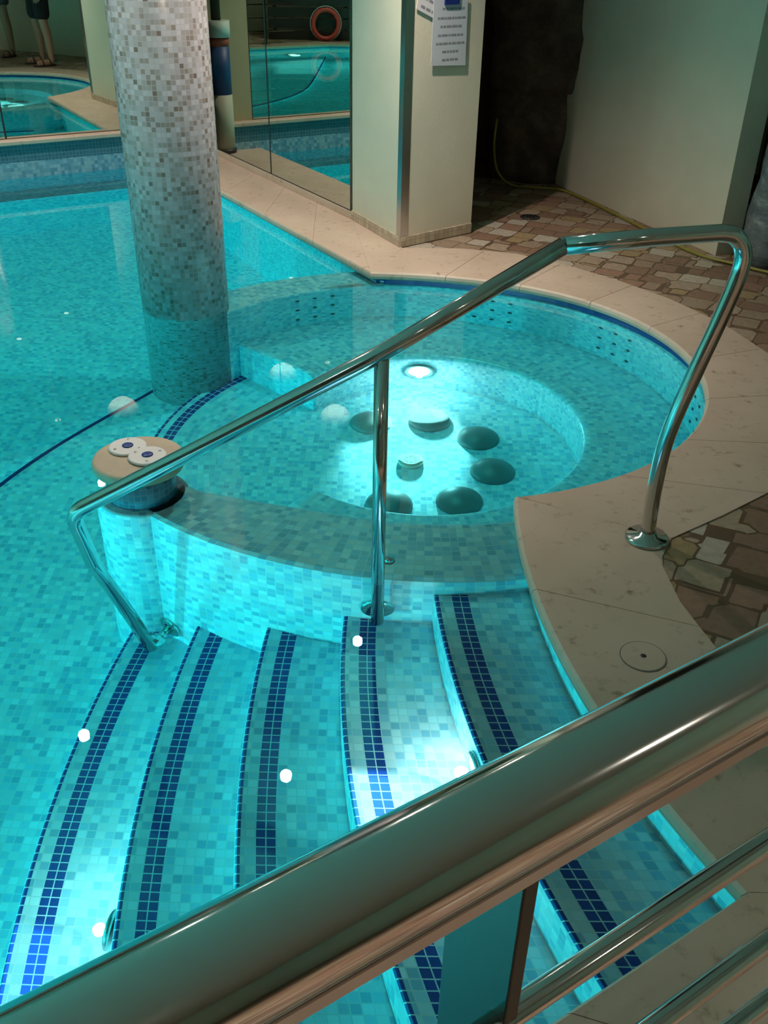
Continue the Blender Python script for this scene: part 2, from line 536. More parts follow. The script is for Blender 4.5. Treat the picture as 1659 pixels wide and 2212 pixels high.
INNER = [tuple(side_top), TIP] + spa_arc[1:] + stair_arc[1:] + [tuple(near_end), (-6.0, near_end.y)]

def offset_path(path, d):
    """Offset an open path to its left (d > 0) or right."""
    out = []
    P = [Vector(p[:2]) for p in path]
    for i, p in enumerate(P):
        a = (p - P[i - 1]).normalized() if i else (P[1] - p).normalized()
        b = (P[i + 1] - p).normalized() if i < len(P) - 1 else a
        n1 = Vector((-a.y, a.x)); n2 = Vector((-b.y, b.x))
        m = (n1 + n2)
        if m.length < 1e-6: m = n1
        m.normalize()
        out.append(p + m * d / max(0.55, m.dot(n1)))
    return out

# ---------------- setting: floors, water and shell
far_floor = MB(); far_floor.prism([(-6.2, -3.6), (1.6, -3.6), (1.6, 8.2), (-6.2, 8.2)], -1.45, -1.22)
structure(far_floor.build('pool_floor', M['pool']), 'deep teal mosaic pool floor')
Lline = [(-0.55, 4.95), (-1.0, 4.55), (-1.213, 4.209), (-1.381, 3.938), (-1.522, 3.684), (-1.638, 3.419), (-1.74, 3.1), (-1.82, 2.6), (-1.85, 1.6), (-1.85, -0.8)]
Lc = [p[:2] for p in catmull([(x, y, 0) for x, y in Lline], 5)]
plat = MB(); plat.prism([tuple(p) for p in Lc] + [(1.2, -0.8), (1.2, 4.95)], -1.3, -1.06)
structure(plat.build('pool_floor_shelf', M['pool']), 'shallower mosaic floor beside the steps')
ln = MB()
for i in range(len(Lc) - 1):
    a, b = Vector(Lc[i]), Vector(Lc[i + 1])
    t = (b - a).normalized(); n = Vector((-t.y, t.x))
    ln.prism([a - n * 0.002, b - n * 0.002, b + n * 0.018, a + n * 0.018], -1.1, -1.0585)
structure(ln.build('trim_1', M['bluetile']), 'thin blue tile line on the pool floor edge')

# water body (closed, reaches a little into the walls and under the floors)
wp = [tuple(p) for p in offset_path(INNER, 0.0)]
wmb = MB()
WOUT = [tuple(Vector(TIP) + NB * 3.4 + BB * 0.06), tuple(Vector(TIP) + BB * 0.06)] + \
       [polar(S, 1.19, a_tip - 6 + (a_fr - a_tip + 6) * k / 40) for k in range(41)] + \
       [polar(c0, r0 - 0.06, a_s0 + (a_s1 - a_s0) * k / 20) for k in range(2, 21)] + \
       [(near_end.x + 0.03, near_end.y - 0.06), (-6.1, near_end.y - 0.06), (-6.1, 5.1)]
wmb.prism(WOUT, -1.4, ZW)
wmb.sm = [True] * len(wmb.sm)
water = wmb.build('pool_water', M['water'], merge=False)
tag(water, 'clear turquoise water filling the pool and the round spa', 'water', None, 'stuff')
water.cycles.is_caustics_caster = True

# pool wall under the coping (vertical mosaic), set back a little from the stone edge
k_tip = 1; k_ft = len(spa_arc)
def inset_path(d):
    P = offset_path(INNER, d)
    P[k_tip] = Vector(TIP) + Vector((1.0, 1.6)) * d
    for k in (-1, 0, 1): P[k_ft + k] = Vector(INNER[k_ft + k]) + Vector((1.1 * d, -1.1 * d))
    return P
wall_path = inset_path(0.03)
wl = MB()
def wall_run(mb, path, z0, z1, base=0.0):
    L = base
    for i in range(len(path) - 1):
        a, b = path[i], path[i + 1]
        d = (Vector(b) - Vector(a)).length
        mb.face([(a[0], a[1], z0), (b[0], b[1], z0), (b[0], b[1], z1), (a[0], a[1], z1)],
                [(L, z0), (L + d, z0), (L + d, z1), (L, z1)], True)
        L += d
wall_run(wl, [tuple(wall_path[0]), tuple(wall_path[1])], -1.45, -0.02)
wall_run(wl, [tuple(p) for p in wall_path[k_ft:]], -1.45, -0.02)
structure(wl.build('wall_pool', M['poolwall'], merge=False), 'mosaic pool wall under the stone coping')

# far curb with blue tiles, coping and mirror
def on_b(t, off):      # point on the far wall: t along it from the corner (positive to the left), off in front of the mirror
    p = CORNER - BB * t - NB * off
    return (p.x, p.y)
curb = MB()
curb.prism([on_b(-0.1, 0.075), on_b(5.6, 0.075), on_b(5.6, -0.15), on_b(-0.1, -0.15)], -1.45, 0.175)
structure(curb.build('wall_far_curb', M['curb']), 'blue tiled curb at the far end of the pool')
cc = MB()
cc.prism([on_b(-0.02, 0.095), on_b(5.6, 0.095), on_b(5.6, -0.12), on_b(-0.02, -0.12)], 0.175, 0.205)
structure(cc.build('trim_2', M['stone'], bevel=0.006), 'narrow pale coping under the far mirror')
ut = MB()                   # underwater ledge along the far curb
ut.prism([on_b(0.0, 0.32), on_b(5.6, 0.32), on_b(5.6, 0.0), on_b(0.0, 0.0)], -1.45, -0.42)
structure(ut.build('pool_far_bench', M['pool']), 'submerged ledge along the far curb')

# spa: ring wall with ledge on top, bench and floor
def ring(mb, prof_fn, a0, a1, n, ur=1.2, cap=True):
    rows = []; uvs = []
    for k in range(n + 1):
        a = a0 + (a1 - a0) * k / n
        prof = prof_fn(a)
        rows.append([(*polar(S, r, a), z) for r, z in prof])
        L = [0]
        for i in range(1, len(prof)): L.append(L[-1] + math.hypot(prof[i][0] - prof[i - 1][0], prof[i][1] - prof[i - 1][1]))
        uvs.append([(x, math.radians(a) * ur) for x in L])
    mb.grid(rows, uvs, True)
    if cap:
        mb.face(rows[0]); mb.face(list(reversed(rows[-1])))
def wall_prof(a):
    a = (a + 180) % 360 - 180
    ri = 1.115
    if a > 70: ri += 0.06 * min(1, (a - 70) / 30)
    if a < -105: ri += 0.11 * min(1, (-105 - a) / 25) ** 2
    ro = 1.43
    return [(ri, -1.3), (ri, -0.125), (ri + 0.004, -0.108), (ri + 0.02, -0.10), (ro - 0.02, -0.10), (ro - 0.004, -0.108), (ro, -0.125), (ro, -1.3)]
sw = MB(); ring(sw, wall_prof, -132, 146, 110)
spa_wall = sw.build('spa_wall', M['pool'])
structure(spa_wall, 'round mosaic spa wall with a flat ledge just under water')
for p in spa_wall.data.polygons: p.use_smooth = False
nv = MB()
wall_run(nv, [tuple(p) for p in wall_path[1:k_ft - 6]], -0.101, -0.02)
structure(nv.build('trim_3', M['bluetile'], merge=False), 'dark blue tile row under the round coping')
def bench_prof(a):
    return [(0.667, -1.2), (0.667, -0.61), (0.672, -0.588), (0.685, -0.574), (0.705, -0.57), (1.25, -0.57), (1.25, -1.2)]
bn = MB(); ring(bn, bench_prof, -129, 140, 100, 0.9)
bench = bn.build('spa_bench', M['pool'])
structure(bench, 'curved mosaic bench inside the round spa')
pf = MB()
rows = [[(*polar(S, r, a), -0.93) for a in range(0, 361, 5)] for r in (0.001, 0.3, 0.6, 0.9, 1.1, 1.215)]
uvs = [[(math.radians(a) * 0.7, r) for a in range(0, 361, 5)] for r in (0.001, 0.3, 0.6, 0.9, 1.1, 1.215)]
sf = MB()
sf.grid(rows[3:], uvs[3:], False)
inner_rows = rows[:4]
sf.grid(inner_rows, [[(p[0], p[1] - 9.0) for p in r] for r in inner_rows], False)
wall_run(sf, [rows[-1][k][:2] for k in range(len(rows[-1]))], -1.3, -0.93)
structure(sf.build('spa_floor', M['platform']), 'mosaic spa floor with a blue edge band')

# the stair: five treads, each a solid block with a curved blue nosing
STEPS = [((3.658, 2.354), 3.5155), ((3.222, 2.092), 3.3375), ((3.58, 1.925), 3.9493), ((3.386, 1.809), 4.0304), ((2.9, 1.77), 3.818)]
TREADS = []
for k, (c, r) in enumerate(STEPS):
    zt = -0.18 * (k + 1)
    def xy(y, rr):
        return (c[0] - math.sqrt(max(0.0, rr * rr - (y - c[1]) ** 2)), y)
    fr = [i / 60 for i in range(61)]
    def yrow(rr):
        y = 2.2
        for _ in range(30):
            x = c[0] - math.sqrt(max(0.0, rr * rr - (y - c[1]) ** 2))
            y = S.y - math.sqrt(max(0.0, 1.36 ** 2 - min(1.3, abs(x - S.x)) ** 2))
        return [-1.2 + (y + 1.2) * f for f in fr]
    offs = [0, 0.006, 0.02, 0.12, 0.24, 0.36] + ([0.5, 0.7] if k == 0 else [])
    mb = MB()
    rows = [[(*xy(y, r - d), zt - (0.006 if d == 0 else 0)) for y in yrow(r - d)] for d in offs]
    uvs = [[(math.asin(max(-1, min(1, (y - c[1]) / r))) * r, d) for y in yrow(r - d)] for d in offs]
    mb.grid(rows, uvs, False)
    base = [[(p[0], p[1], -1.3) for p in rows[0]], rows[0]]
    mb.grid(base, [[(q[0], 3.0 + zb) for q in uvs[0]] for zb in (-1.3, zt)], True)
    # closing faces
    mb.face([rows[j][0] for j in range(len(offs))] + [(rows[-1][0][0], rows[-1][0][1], -1.3), base[0][0]])
    o = mb.build('pool_step', M['tread'], merge=False)
    structure(o, None)
    TREADS.append(o)

# ---------------- deck, coping
deck = MB()
OUT_SPA = [(0.075, 5.19), (0.40, 5.20), (0.69, 5.13), (0.95, 4.93), (1.165, 4.70), (1.37, 4.42), (1.53, 4.09), (1.62, 3.74), (1.645, 3.40), (1.59, 3.05), (1.44, 2.77), (1.213, 2.56), (1.03, 2.42), (0.844, 2.29), (0.782, 2.17), (0.79, 1.98), (0.838, 1.765), (0.92, 1.53), (1.03, 1.30), (1.16, 1.10)]
near_out = [tuple(Vector((1.16, 1.10)) + Vector((-0.06, -0.32))), tuple(near_end + Vector((0.16, -0.36))), (-6.0, near_end.y - 0.36)]
deck_poly = OUT_SPA + near_out + [(-6.0, -3.7), (2.9, -3.7), (2.9, 8.4), (-0.9, 8.4)]
deck.prism(deck_poly, -0.14, 0.0)
structure(deck.build('floor', M['paving']), 'crazy paving of brown, cream and terracotta stones')

def resample(path, n):
    P = [Vector(p[:2]) for p in path]
    L = [0.0]
    for i in range(1, len(P)): L.append(L[-1] + (P[i] - P[i - 1]).length)
    out = []
    for k in range(n):
        s = L[-1] * k / (n - 1)
        i = min(len(P) - 2, max(0, next((j for j in range(len(L) - 1) if L[j + 1] >= s), len(P) - 2)))
        f = (s - L[i]) / max(1e-9, L[i + 1] - L[i])
        out.append(P[i].lerp(P[i + 1], f))
    return out
CZ = 0.004
copings = MB()
def slab(inner, outer, gap=0.0013):
    """One coping stone between two matching edges, bullnosed on the inner side."""
    n = len(inner)
    inn = [Vector(p) for p in inner]; out = [Vector(p) for p in outer]
    # shrink along the run for the joint
    def shrink(P):
        P = list(P)
        P[0] = P[0] + (P[1] - P[0]).normalized() * gap
        P[-1] = P[-1] + (P[-2] - P[-1]).normalized() * gap
        return P
    inn, out = shrink(inn), shrink(out)
    prof = []
    for i in range(n):
        d = (out[i] - inn[i]); w_ = d.length; d = d / w_
        row = []
        for s, z in ((0.10, -0.036), (0.012, -0.036), (0.003, -0.030), (0.0, -0.018), (0.003, -0.004), (0.012, CZ)):
            p = inn[i] + d * min(s, w_ * 0.6)
            row.append((p.x, p.y, z))
        row.append((out[i].x, out[i].y, CZ)); row.append((out[i].x, out[i].y, -0.036))
        prof.append(row)
    copings.grid(prof, None, False)
    copings.face(prof[0]); copings.face(list(reversed(prof[-1])))
# along the side mirror
nseg = 5
for k in range(nseg):
    t0, t1 = k / nseg, (k + 1) / nseg
    a = Vector(TIP) + NB * (3.22 * (1 - t0)); b = Vector(TIP) + NB * (3.22 * (1 - t1))
    oa = R0 + NB * (2.35 * (1 - t0)) ; ob = R0 + NB * (2.35 * (1 - t1))
    slab([a, a.lerp(b, 0.5), b], [oa, oa.lerp(ob, 0.5), ob])
slab([Vector(TIP) + NB * 0.0, Vector(TIP)+Vector((0.0006,-0.0006)), Vector(TIP)+Vector((0.0012,-0.0012))], [R0 + NB * 0.0, Vector((-0.08, 5.48)), Vector((0.075, 5.19))], 0.0)
# around the spa to the front tip
NSP = 9
inn = resample([TIP] + spa_arc[1:], NSP * 8 + 1)
outp = resample(OUT_SPA[:14], NSP * 8 + 1)
for k in range(NSP):
    slab(inn[k * 8:k * 8 + 9], outp[k * 8:k * 8 + 9])
# along the stair to the near corner
NST = 3
inn = resample(stair_arc, NST * 8 + 1)
outp = resample(OUT_SPA[13:], NST * 8 + 1)
for k in range(NST):
    slab(inn[k * 8:k * 8 + 9], outp[k * 8:k * 8 + 9])
# near edge
NN = 7
inn = resample([NEAR, near_end], NN * 2 + 1)
outp = resample([(1.16, 1.10), near_out[0], near_out[1]], NN * 2 + 1)
for k in range(NN):
    slab(inn[k * 2:k * 2 + 3], outp[k * 2:k * 2 + 3])
slab([near_end, Vector((-3.5, near_end.y)), Vector((-6.0, near_end.y))], [Vector(near_out[1]), Vector((-3.5, near_end.y - 0.36)), Vector(near_out[2])])
coping = copings.build('trim_4', M['stone'], merge=False)
structure(coping, 'pale travertine coping slabs around spa, steps and pool')
md = copings = None
# joint bed under the slabs
jb = MB()
bed_poly = [tuple(p) for p in inset_path(0.03)]
bed_out = [(R0 + NB * 2.3), R0] + [Vector(p) for p in OUT_SPA] + [Vector(p) for p in near_out]
poly = bed_poly + [tuple(p) for p in reversed(bed_out)]
jb.prism(poly, -0.03, -0.003)
structure(jb.build('floor_joint_bed', M['silicone']), None)

# ---------------- walls
def wall_box(name, a, b, thick, z0, z1, mat, label=None):
    """Wall whose visible face runs a -> b; the body lies to the left of that direction."""
    a, b = Vector(a), Vector(b)
    t = (b - a).normalized(); n = Vector((-t.y, t.x))
    mb = MB(); mb.prism([a, b, b + n * thick, a + n * thick], z0, z1)
    return structure(mb.build(name, mat), label)
PC = Vector((0.06, 5.199)); PR = Vector((0.475, 5.533)); PL = R0
pil = MB(); pil.prism([PL, PC, PR, PR + (PL - PC) * 0.95 + Vector((-0.02, 0.02))], 0.0, ZC)
structure(pil.build('wall_pillar', M['plaster']), 'cream plaster pillar at the end of the side mirror')
wall_box('wall_side', CORNER + NB * 0.3, R0, 0.42, 0.0, ZC, M['plaster'], 'plaster wall carrying the side mirror') if False else None
sidew = MB(); sidew.prism([CORNER + NB * 0.4 + BB * 0.03, R0 + BB * 0.03, R0 + BB * 0.42, CORNER + NB * 0.4 + BB * 0.42], 0.0, ZC)
structure(sidew.build('wall_side', M['plaster']), 'plaster wall behind the side mirror')
farw = MB(); farw.prism([on_b(-0.4, -0.03), on_b(5.6, -0.03), on_b(5.6, -0.2), on_b(-0.4, -0.2)], 0.205, ZC)
structure(farw.build('wall_far', M['plaster']), 'plaster wall behind the far mirror')
tan = MB(); tan.prism([on_b(0.0, 0.004), on_b(0.39, 0.004), on_b(0.39, -0.03), on_b(0.0, -0.03)], 0.205, ZC)
structure(tan.build('wall_far_strip', M['tanplaster']), 'tan wall strip beside the far mirror')
structure((lambda mb: (mb.prism([(-0.6, 8.0), (1.4, 7.55), (1.4, 7.75), (-0.6, 8.2)], 0.0, ZC), mb.build('wall_alcove', M['darkwall']))[1])(MB()), 'dim back wall of the alcove')
CW0 = Vector((0.98, 7.35)); CW1 = Vector((1.195, 6.775)); CW2 = Vector((1.812, 5.17)); CW3 = Vector((1.95, 5.225))
rw = MB(); rw.prism([CW0, CW1, CW2, CW3, CW3 + Vector((-0.61, 1.6)), CW0 + Vector((0.15, 0.1))], 0.0, ZC)
structure(rw.build('wall_right', M['plaster']), 'cream plaster wall to the right of the rock')
structure((lambda mb: (mb.prism([(2.75, -2.75), (2.95, -2.75), (2.95, 8.2), (2.75, 8.2)], 0.0, ZC), mb.build('wall_room_right', M['plaster']))[1])(MB()), None)
structure((lambda mb: (mb.prism([(1.3, 7.3), (2.8, 7.3), (2.8, 7.5), (1.3, 7.5)], 0.0, ZC), mb.build('wall_passage', M['plaster']))[1])(MB()), None)
structure((lambda mb: (mb.prism([(-6.2, -1.35), (2.95, -1.35), (2.95, -1.2), (-6.2, -1.2)], 0.0, ZC), mb.build('wall_back', M['plaster']))[1])(MB()), None) if False else None
structure((lambda mb: (mb.prism([(-6.2, -2.75), (2.95, -2.75), (2.95, -2.6), (-6.2, -2.6)], 0.0, ZC), mb.build('wall_back', M['plaster']))[1])(MB()), None)
structure((lambda mb: (mb.prism([(-6.25, -2.75), (-6.05, -2.75), (-6.05, 5.2), (-6.25, 5.2)], -1.45, ZC), mb.build('wall_left', M['plaster']))[1])(MB()), None)
structure((lambda mb: (mb.prism([(-6.2, -2.75), (2.95, -2.75), (2.95, 8.4), (-6.2, 8.4)], ZC, ZC + 0.1), mb.build('ceiling', M['ceiling']))[1])(MB()), None)

# base strips
def base_strip(name, a, b, h, mat, label):
    a, b = Vector(a), Vector(b)
    t = (b - a).normalized(); n = Vector((t.y, -t.x))
    mb = MB(); mb.prism([a + n * 0.008, b + n * 0.008, b - n * 0.004, a - n * 0.004], 0.004, h)
    structure(mb.build(name, mat, bevel=0.002), label)
M['basetile'] = mosaic('base_tile', [(0.0, (0.50, 0.42, 0.31)), (0.5, (0.45, 0.37, 0.27)), (0.8, (0.54, 0.46, 0.35))], (0.33, 0.27, 0.2), tile=0.035, gw=0.04)
base_strip('baseboard_side', CORNER, R0, 0.048, M['stone'], 'stone base strip under the side mirror')
base_strip('baseboard_pillar_left', R0, PC, 0.06, M['basetile'], 'small tile base along the pillar')
base_strip('baseboard_pillar_right', PC, PR, 0.06, M['basetile'], 'small tile base along the pillar')

# steel corner guard on the pillar edge
g = empty('corner_guard', 'tall polished steel corner guard on the pillar edge', 'corner guard', (PC.x, PC.y, 0.06))
ul = (PL - PC).normalized(); ur = (PR - PC).normalized()
nl = Vector((-ul.y, ul.x)); nl = nl if nl.dot(Vector((-1, -1))) > 0 else -nl
nr = Vector((-ur.y, ur.x)); nr = nr if nr.dot(Vector((1, -1))) > 0 else -nr
cg = MB()
oc = PC + (nl + nr).normalized() * 0.006
cg.prism([PC + ul * 0.045, PC + ul * 0.045 + nl * 0.004, oc, PC + ur * 0.05 + nr * 0.004, PC + ur * 0.05, PC], 0.062, ZC - 0.02)
reparent(cg.build('guard_angle', M['steel2']), g)

# ---------------- mirrors
def mirror(name, pts2, z0, z1, n_out, label, group):
    a, b = Vector(pts2[0]), Vector(pts2[1])
    root = empty(name, label, 'mirror', (a.x, a.y, z0), group)
    n = Vector(n_out)
    mb = MB(); mb.prism([a, b, b - n * 0.012, a - n * 0.012], z0, z1)
    reparent(mb.build('mirror_glass', M['mirror']), root)
    t = (b - a).normalized()
    e = MB()
    for q, s in ((a, 1), (b, -1)):
        e.prism([q, q + t * s * 0.005, q + t * s * 0.005 + n * 0.002, q + n * 0.002], z0, z1)
    e.prism([a, b, b + n * 0.002, a + n * 0.002], z0, z0 + 0.004)
    reparent(e.build('edge_seal', M['dark']), root)
    return root
nR = -BB; nB = -NB
seam = 1.15
mirror('mirror_panel', (R0 + NB * 0.022, R0 + NB * (seam - 0.001)), 0.05, 2.1, nR, 'large wall mirror panel next to the cream pillar', None)
mirror('mirror_panel', (R0 + NB * (seam + 0.001), CORNER), 0.05, 2.1, nR, 'wall mirror panel at the corner just right of the mosaic column', None)
bseams = [0.392, 1.50, 2.6, 3.7, 4.8, 5.6]
bl = ['far mirror panel hidden mostly behind the mosaic column', 'far mirror panel at the left edge of the photo above the blue curb',
      'second far mirror panel along the blue curb', 'third far mirror panel along the blue curb', 'last far mirror panel at the left end of the blue curb']
for i in range(5):
    mirror('mirror_panel', (Vector(on_b(bseams[i + 1] - 0.001, 0)), Vector(on_b(bseams[i] + 0.001, 0))), 0.206, 2.1, nB, bl[i], None)

# ---------------- round mosaic column
colm = MB()
colm.lathe([(0.205, -1.25), (0.205, ZC)], (-0.975, 4.335, 0), 64)
o = colm.build('mosaic_column', M['column'])
tag(o, 'thick round column clad in beige and grey mosaic standing in the water', 'column')

# ---------------- console pedestal with two push buttons
con = empty('control_pedestal', 'round stone capped pedestal with two blue push buttons in the water', 'control pedestal', (-0.79, 2.62, -0.1))
mb = MB(); mb.lathe([(0.11, -0.105), (0.11, 0.027)], (-0.79, 2.62, 0), 40)
reparent(mb.build('pedestal_stem', M['bluemosaic']), con)['label'] = 'dark blue mosaic stem'
mb = MB(); mb.lathe([(0.128, 0.022), (0.141, 0.026), (0.146, 0.036), (0.146, 0.05), (0.142, 0.058), (0.134, 0.061)], (-0.79, 2.62, 0), 56)
cap = reparent(mb.build('stone_cap', M['capstone']), con)
for bx, by in ((-0.835, 2.672), (-0.757, 2.610)):
    zb = 0.061 if bx < -0.8 else 0.0625
    mb = MB(); mb.lathe([(0.060, zb), (0.0615, zb + 0.004), (0.060, zb + 0.008), (0.056, zb + 0.0095)], (bx, by, 0), 40)
    pl = reparent(mb.build('button_plate', M['white']), con)
    mb = MB(); mb.lathe([(0.018, zb + 0.009), (0.018, zb + 0.012), (0.014, zb + 0.014), (0.004, zb + 0.0145)], (bx, by, 0), 24)
    b2 = mb.build('push_button', M['bluebutton'], pl)
    b2.matrix_parent_inverse = (pl.matrix_parent_inverse @ pl.matrix_basis).inverted() if False else Matrix.Identity(4)
    for k in range(3):
        a = 100 + 120 * k if bx < -0.8 else 40 + 120 * k
        p = polar((bx, by), 0.044, a)
        mb = MB(); mb.lathe([(0.0045, zb + 0.009), (0.0045, zb + 0.0105), (0.002, zb + 0.0108)], (p[0], p[1], 0), 12)
        mb.build('screw', M['steel2'], pl)

mb = MB(); mb.lathe([(0.150, -1.1), (0.150, -0.115), (0.146, -0.104), (0.135, -0.1)], (-0.79, 2.62, 0), 48)
structure(mb.build('spa_wall_end', M['pool']), 'rounded mosaic end of the spa wall under the pedestal')
# ---------------- spa fittings
dome_pos = [(-0.07, 3.905, 'grey dome jet on the spa floor partly behind the rail post'), (0.205, 3.935, 'grey dome jet under the bright glare of the spa lamp'),
            (0.42, 3.785, 'grey dome jet on the spa floor, upper of the two at the right'), (0.465, 3.515, 'grey dome jet on the spa floor furthest to the right'),
            (0.31, 3.295, 'grey dome jet cut by the bench rim, right of centre'), (0.02, 3.265, 'pale dome jet just peeping over the bench rim beside the rail post')]
for x, y, lab in dome_pos:
    mb = MB()
    prof = [(0.098, -0.932)] + [(0.098 * math.cos(t), -0.925 + 0.05 * math.sin(t)) for t in np.linspace(0, PI / 2 - 0.06, 9)]
    mb.lathe(prof, (x, y, 0), 40)
    tag(mb.build('floor_jet', M['grey']), lab, 'jet', 'dome jets on the spa floor')
dr = empty('spa_drain', 'small round cream drain cover at the centre of the spa floor', 'drain cover', (0.112, 3.585, -0.93))
mb = MB(); mb.lathe([(0.054, -0.93), (0.056, -0.918), (0.050, -0.908), (0.040, -0.904)], (0.112, 3.585, 0), 36)
reparent(mb.build('drain_cover', M['cream']), dr)
gr = MB()
for k in range(8):
    p0 = polar((0.112, 3.585), 0.020, 45 * k - 14); p1 = polar((0.112, 3.585), 0.026, 45 * k - 14)
    q0 = polar((0.112, 3.585), 0.020, 45 * k + 14); q1 = polar((0.112, 3.585), 0.026, 45 * k + 14)
    gr.prism([p0, p1, q1, q0], -0.906, -0.9035)
reparent(gr.build('slot_ring', M['silicone']), dr)
def nozzle(a, z, lab, grp):
    mb = MB()
    rin = wall_prof(a)[0][0]
    p = polar(S, rin, a)
    R = Vector((-math.cos(math.radians(a)), -math.sin(math.radians(a)), 0)).to_track_quat('Z', 'Y').to_matrix()
    mb.lathe([(0.013, -0.002), (0.012, 0.003), (0.009, 0.005), (0.005, 0.004), (0.004, 0.001)], (p[0], p[1], z), 16, R)
    tag(mb.build('wall_nozzle', M['nozzle']), lab, 'nozzle', grp)
NZ = [(34.5, 'back massage nozzle in the group on the right spa wall'), (117.5, 'back massage nozzle in the group near the mosaic column'),
      (-2.5, 'back massage nozzle in the group beside the rail loop'), (70.5, 'back massage nozzle in the group behind the sloping rail')]
for ac, lab in NZ:
    for i in (-1, 0, 1):
        for j in (-1, 0, 1):
            nozzle(ac + i * 4.8, -0.335 + j * 0.13 + i * 0.0, lab, lab.replace('nozzle in', 'nozzles in'))
def lamp_fixture(name, pos, d, r, lensmat, lab):
    root = empty(name, lab, 'lamp', pos)
    R = Vector(d).to_track_quat('Z', 'Y').to_matrix()
    mb = MB(); mb.lathe([(r, -0.004), (r, 0.008), (r * 0.92, 0.012), (r * 0.76, 0.012), (r * 0.74, 0.006)], (0, 0, 0), 32, R)
    mb.build('lamp_ring', M['steel2'], root)
    mb = MB(); mb.lathe([(r * 0.73, 0.005), (r * 0.55, 0.010), (r * 0.2, 0.013)], (0, 0, 0), 32, R)
    mb.build('lamp_lens', lensmat, root)
    return root
lamp_fixture('spa_lamp', (0.158, 3.59 + 0.664, -0.735), (0, -1, 0), 0.075, M['lens'], 'round white underwater lamp glaring in the spa bench riser')
lamp_fixture('stair_lamp', (0.2325, 1.56, -0.262), (-1, -0.2, 0), 0.05, M['stairlens'], 'underwater lamp in the riser of the top step')
lamp_fixture('stair_lamp', (-0.632, 1.37, -0.80), (-1, 0.1, 0), 0.05, M['stairlens'], 'underwater lamp in the riser above the lowest step')
for (loc, d, p), lab in zip(POOL_LAMPS, ('on the near wall left of the steps', 'low on the left wall', 'on the left wall towards the far curb', 'on the near wall far to the left')):
    lamp_fixture('pool_lamp', loc, d, 0.09, M['stairlens'], 'round underwater pool lamp ' + lab)
mb = MB(); mb.lathe([(0.018, 0.0), (0.018, 0.006), (0.014, 0.014), (0.006, 0.018)], (0.017, 2.262, -0.1), 20)
tag(mb.build('ledge_stud', M['steel']), 'small round steel stud on the spa ledge behind the rail post', 'stud')

# ---------------- curved grab rail over the spa wall
rail = empty('grab_rail', 'polished steel grab rail sloping over the spa into the water', 'handrail', (0.770, 2.285, 0.004))
pts = [(0.770, 2.284, 0.012), (0.764, 2.282, 0.18), (0.771, 2.283, 0.34), (0.812, 2.287, 0.53), (0.848, 2.289, 0.68), (0.872, 2.291, 0.80), (0.866, 2.291, 0.855), (0.838, 2.289, 0.886), (0.800, 2.284, 0.893)]
pth = catmull(pts, 6)
pth += [Vector((0.62, 2.248, 0.888)), Vector((0.412, 2.206, 0.876))]
mb = MB(); mb.tube(pth, 0.0215, 20)
tubeA = reparent(mb.build('rail_loop', M['steel']), rail)
slope = fillet([(0.412, 2.206, 0.876), (-0.013, 2.12, 0.632), (-0.46, 2.122, 0.372), (-0.845, 2.13, 0.150), (-0.758, 2.362, -0.845)], [0, 0.6, 0.5, 0.07, 0], 8)
mb = MB(); mb.tube(slope, 0.0215, 20)
reparent(mb.build('rail_slope', M['steel']), rail)
mb = MB(); mb.tube([(-0.013, 2.12, 0.62), (-0.013, 2.12, 0.2), (-0.013, 2.12, -0.298)], 0.0185, 20)
mb.tube([(-0.013, 2.12, -0.283), (-0.013, 2.168, -0.283)], 0.014, 14)
reparent(mb.build('rail_post', M['steel']), rail)
mb = MB(); mb.lathe([(0.064, 0.004), (0.064, 0.010), (0.058, 0.016), (0.030, 0.019), (0.024, 0.030)], (0.770, 2.285, 0), 40)
reparent(mb.build('foot_flange', M['steel']), rail)
RY = Vector((0, -1, 0)).to_track_quat('Z', 'Y').to_matrix()
mb = MB(); mb.lathe([(0.050, 0.0), (0.050, 0.006), (0.044, 0.010), (0.02, 0.012)], (-0.013, 2.171, -0.283), 32, RY)
reparent(mb.build('wall_flange', M['steel']), rail)
wn_ = Vector((S.x + 0.712, S.y - 2.455, 0)); dW = Vector((-0.712 - S.x, 2.455 - S.y, 0)).normalized()
RW = dW.to_track_quat('Z', 'Y').to_matrix()
wp_ = Vector((S.x, S.y, -0.842)) + dW * 1.43
mb = MB(); mb.lathe([(0.045, 0.0), (0.045, 0.006), (0.038, 0.010), (0.018, 0.012)], wp_, 32, RW)
reparent(mb.build('wall_flange', M['steel']), rail)
mb = MB(); mb.tube([wp_ + dW * 0.005, Vector((-0.758, 2.362, -0.838))], 0.016, 14)
mb.lathe([(0.012, -0.028), (0.026, -0.018), (0.029, 0.0), (0.026, 0.018), (0.012, 0.028)], Vector((-0.745, 2.385, -0.840)), 20, RW)
reparent(mb.build('clamp_elbow', M['steel']), rail)

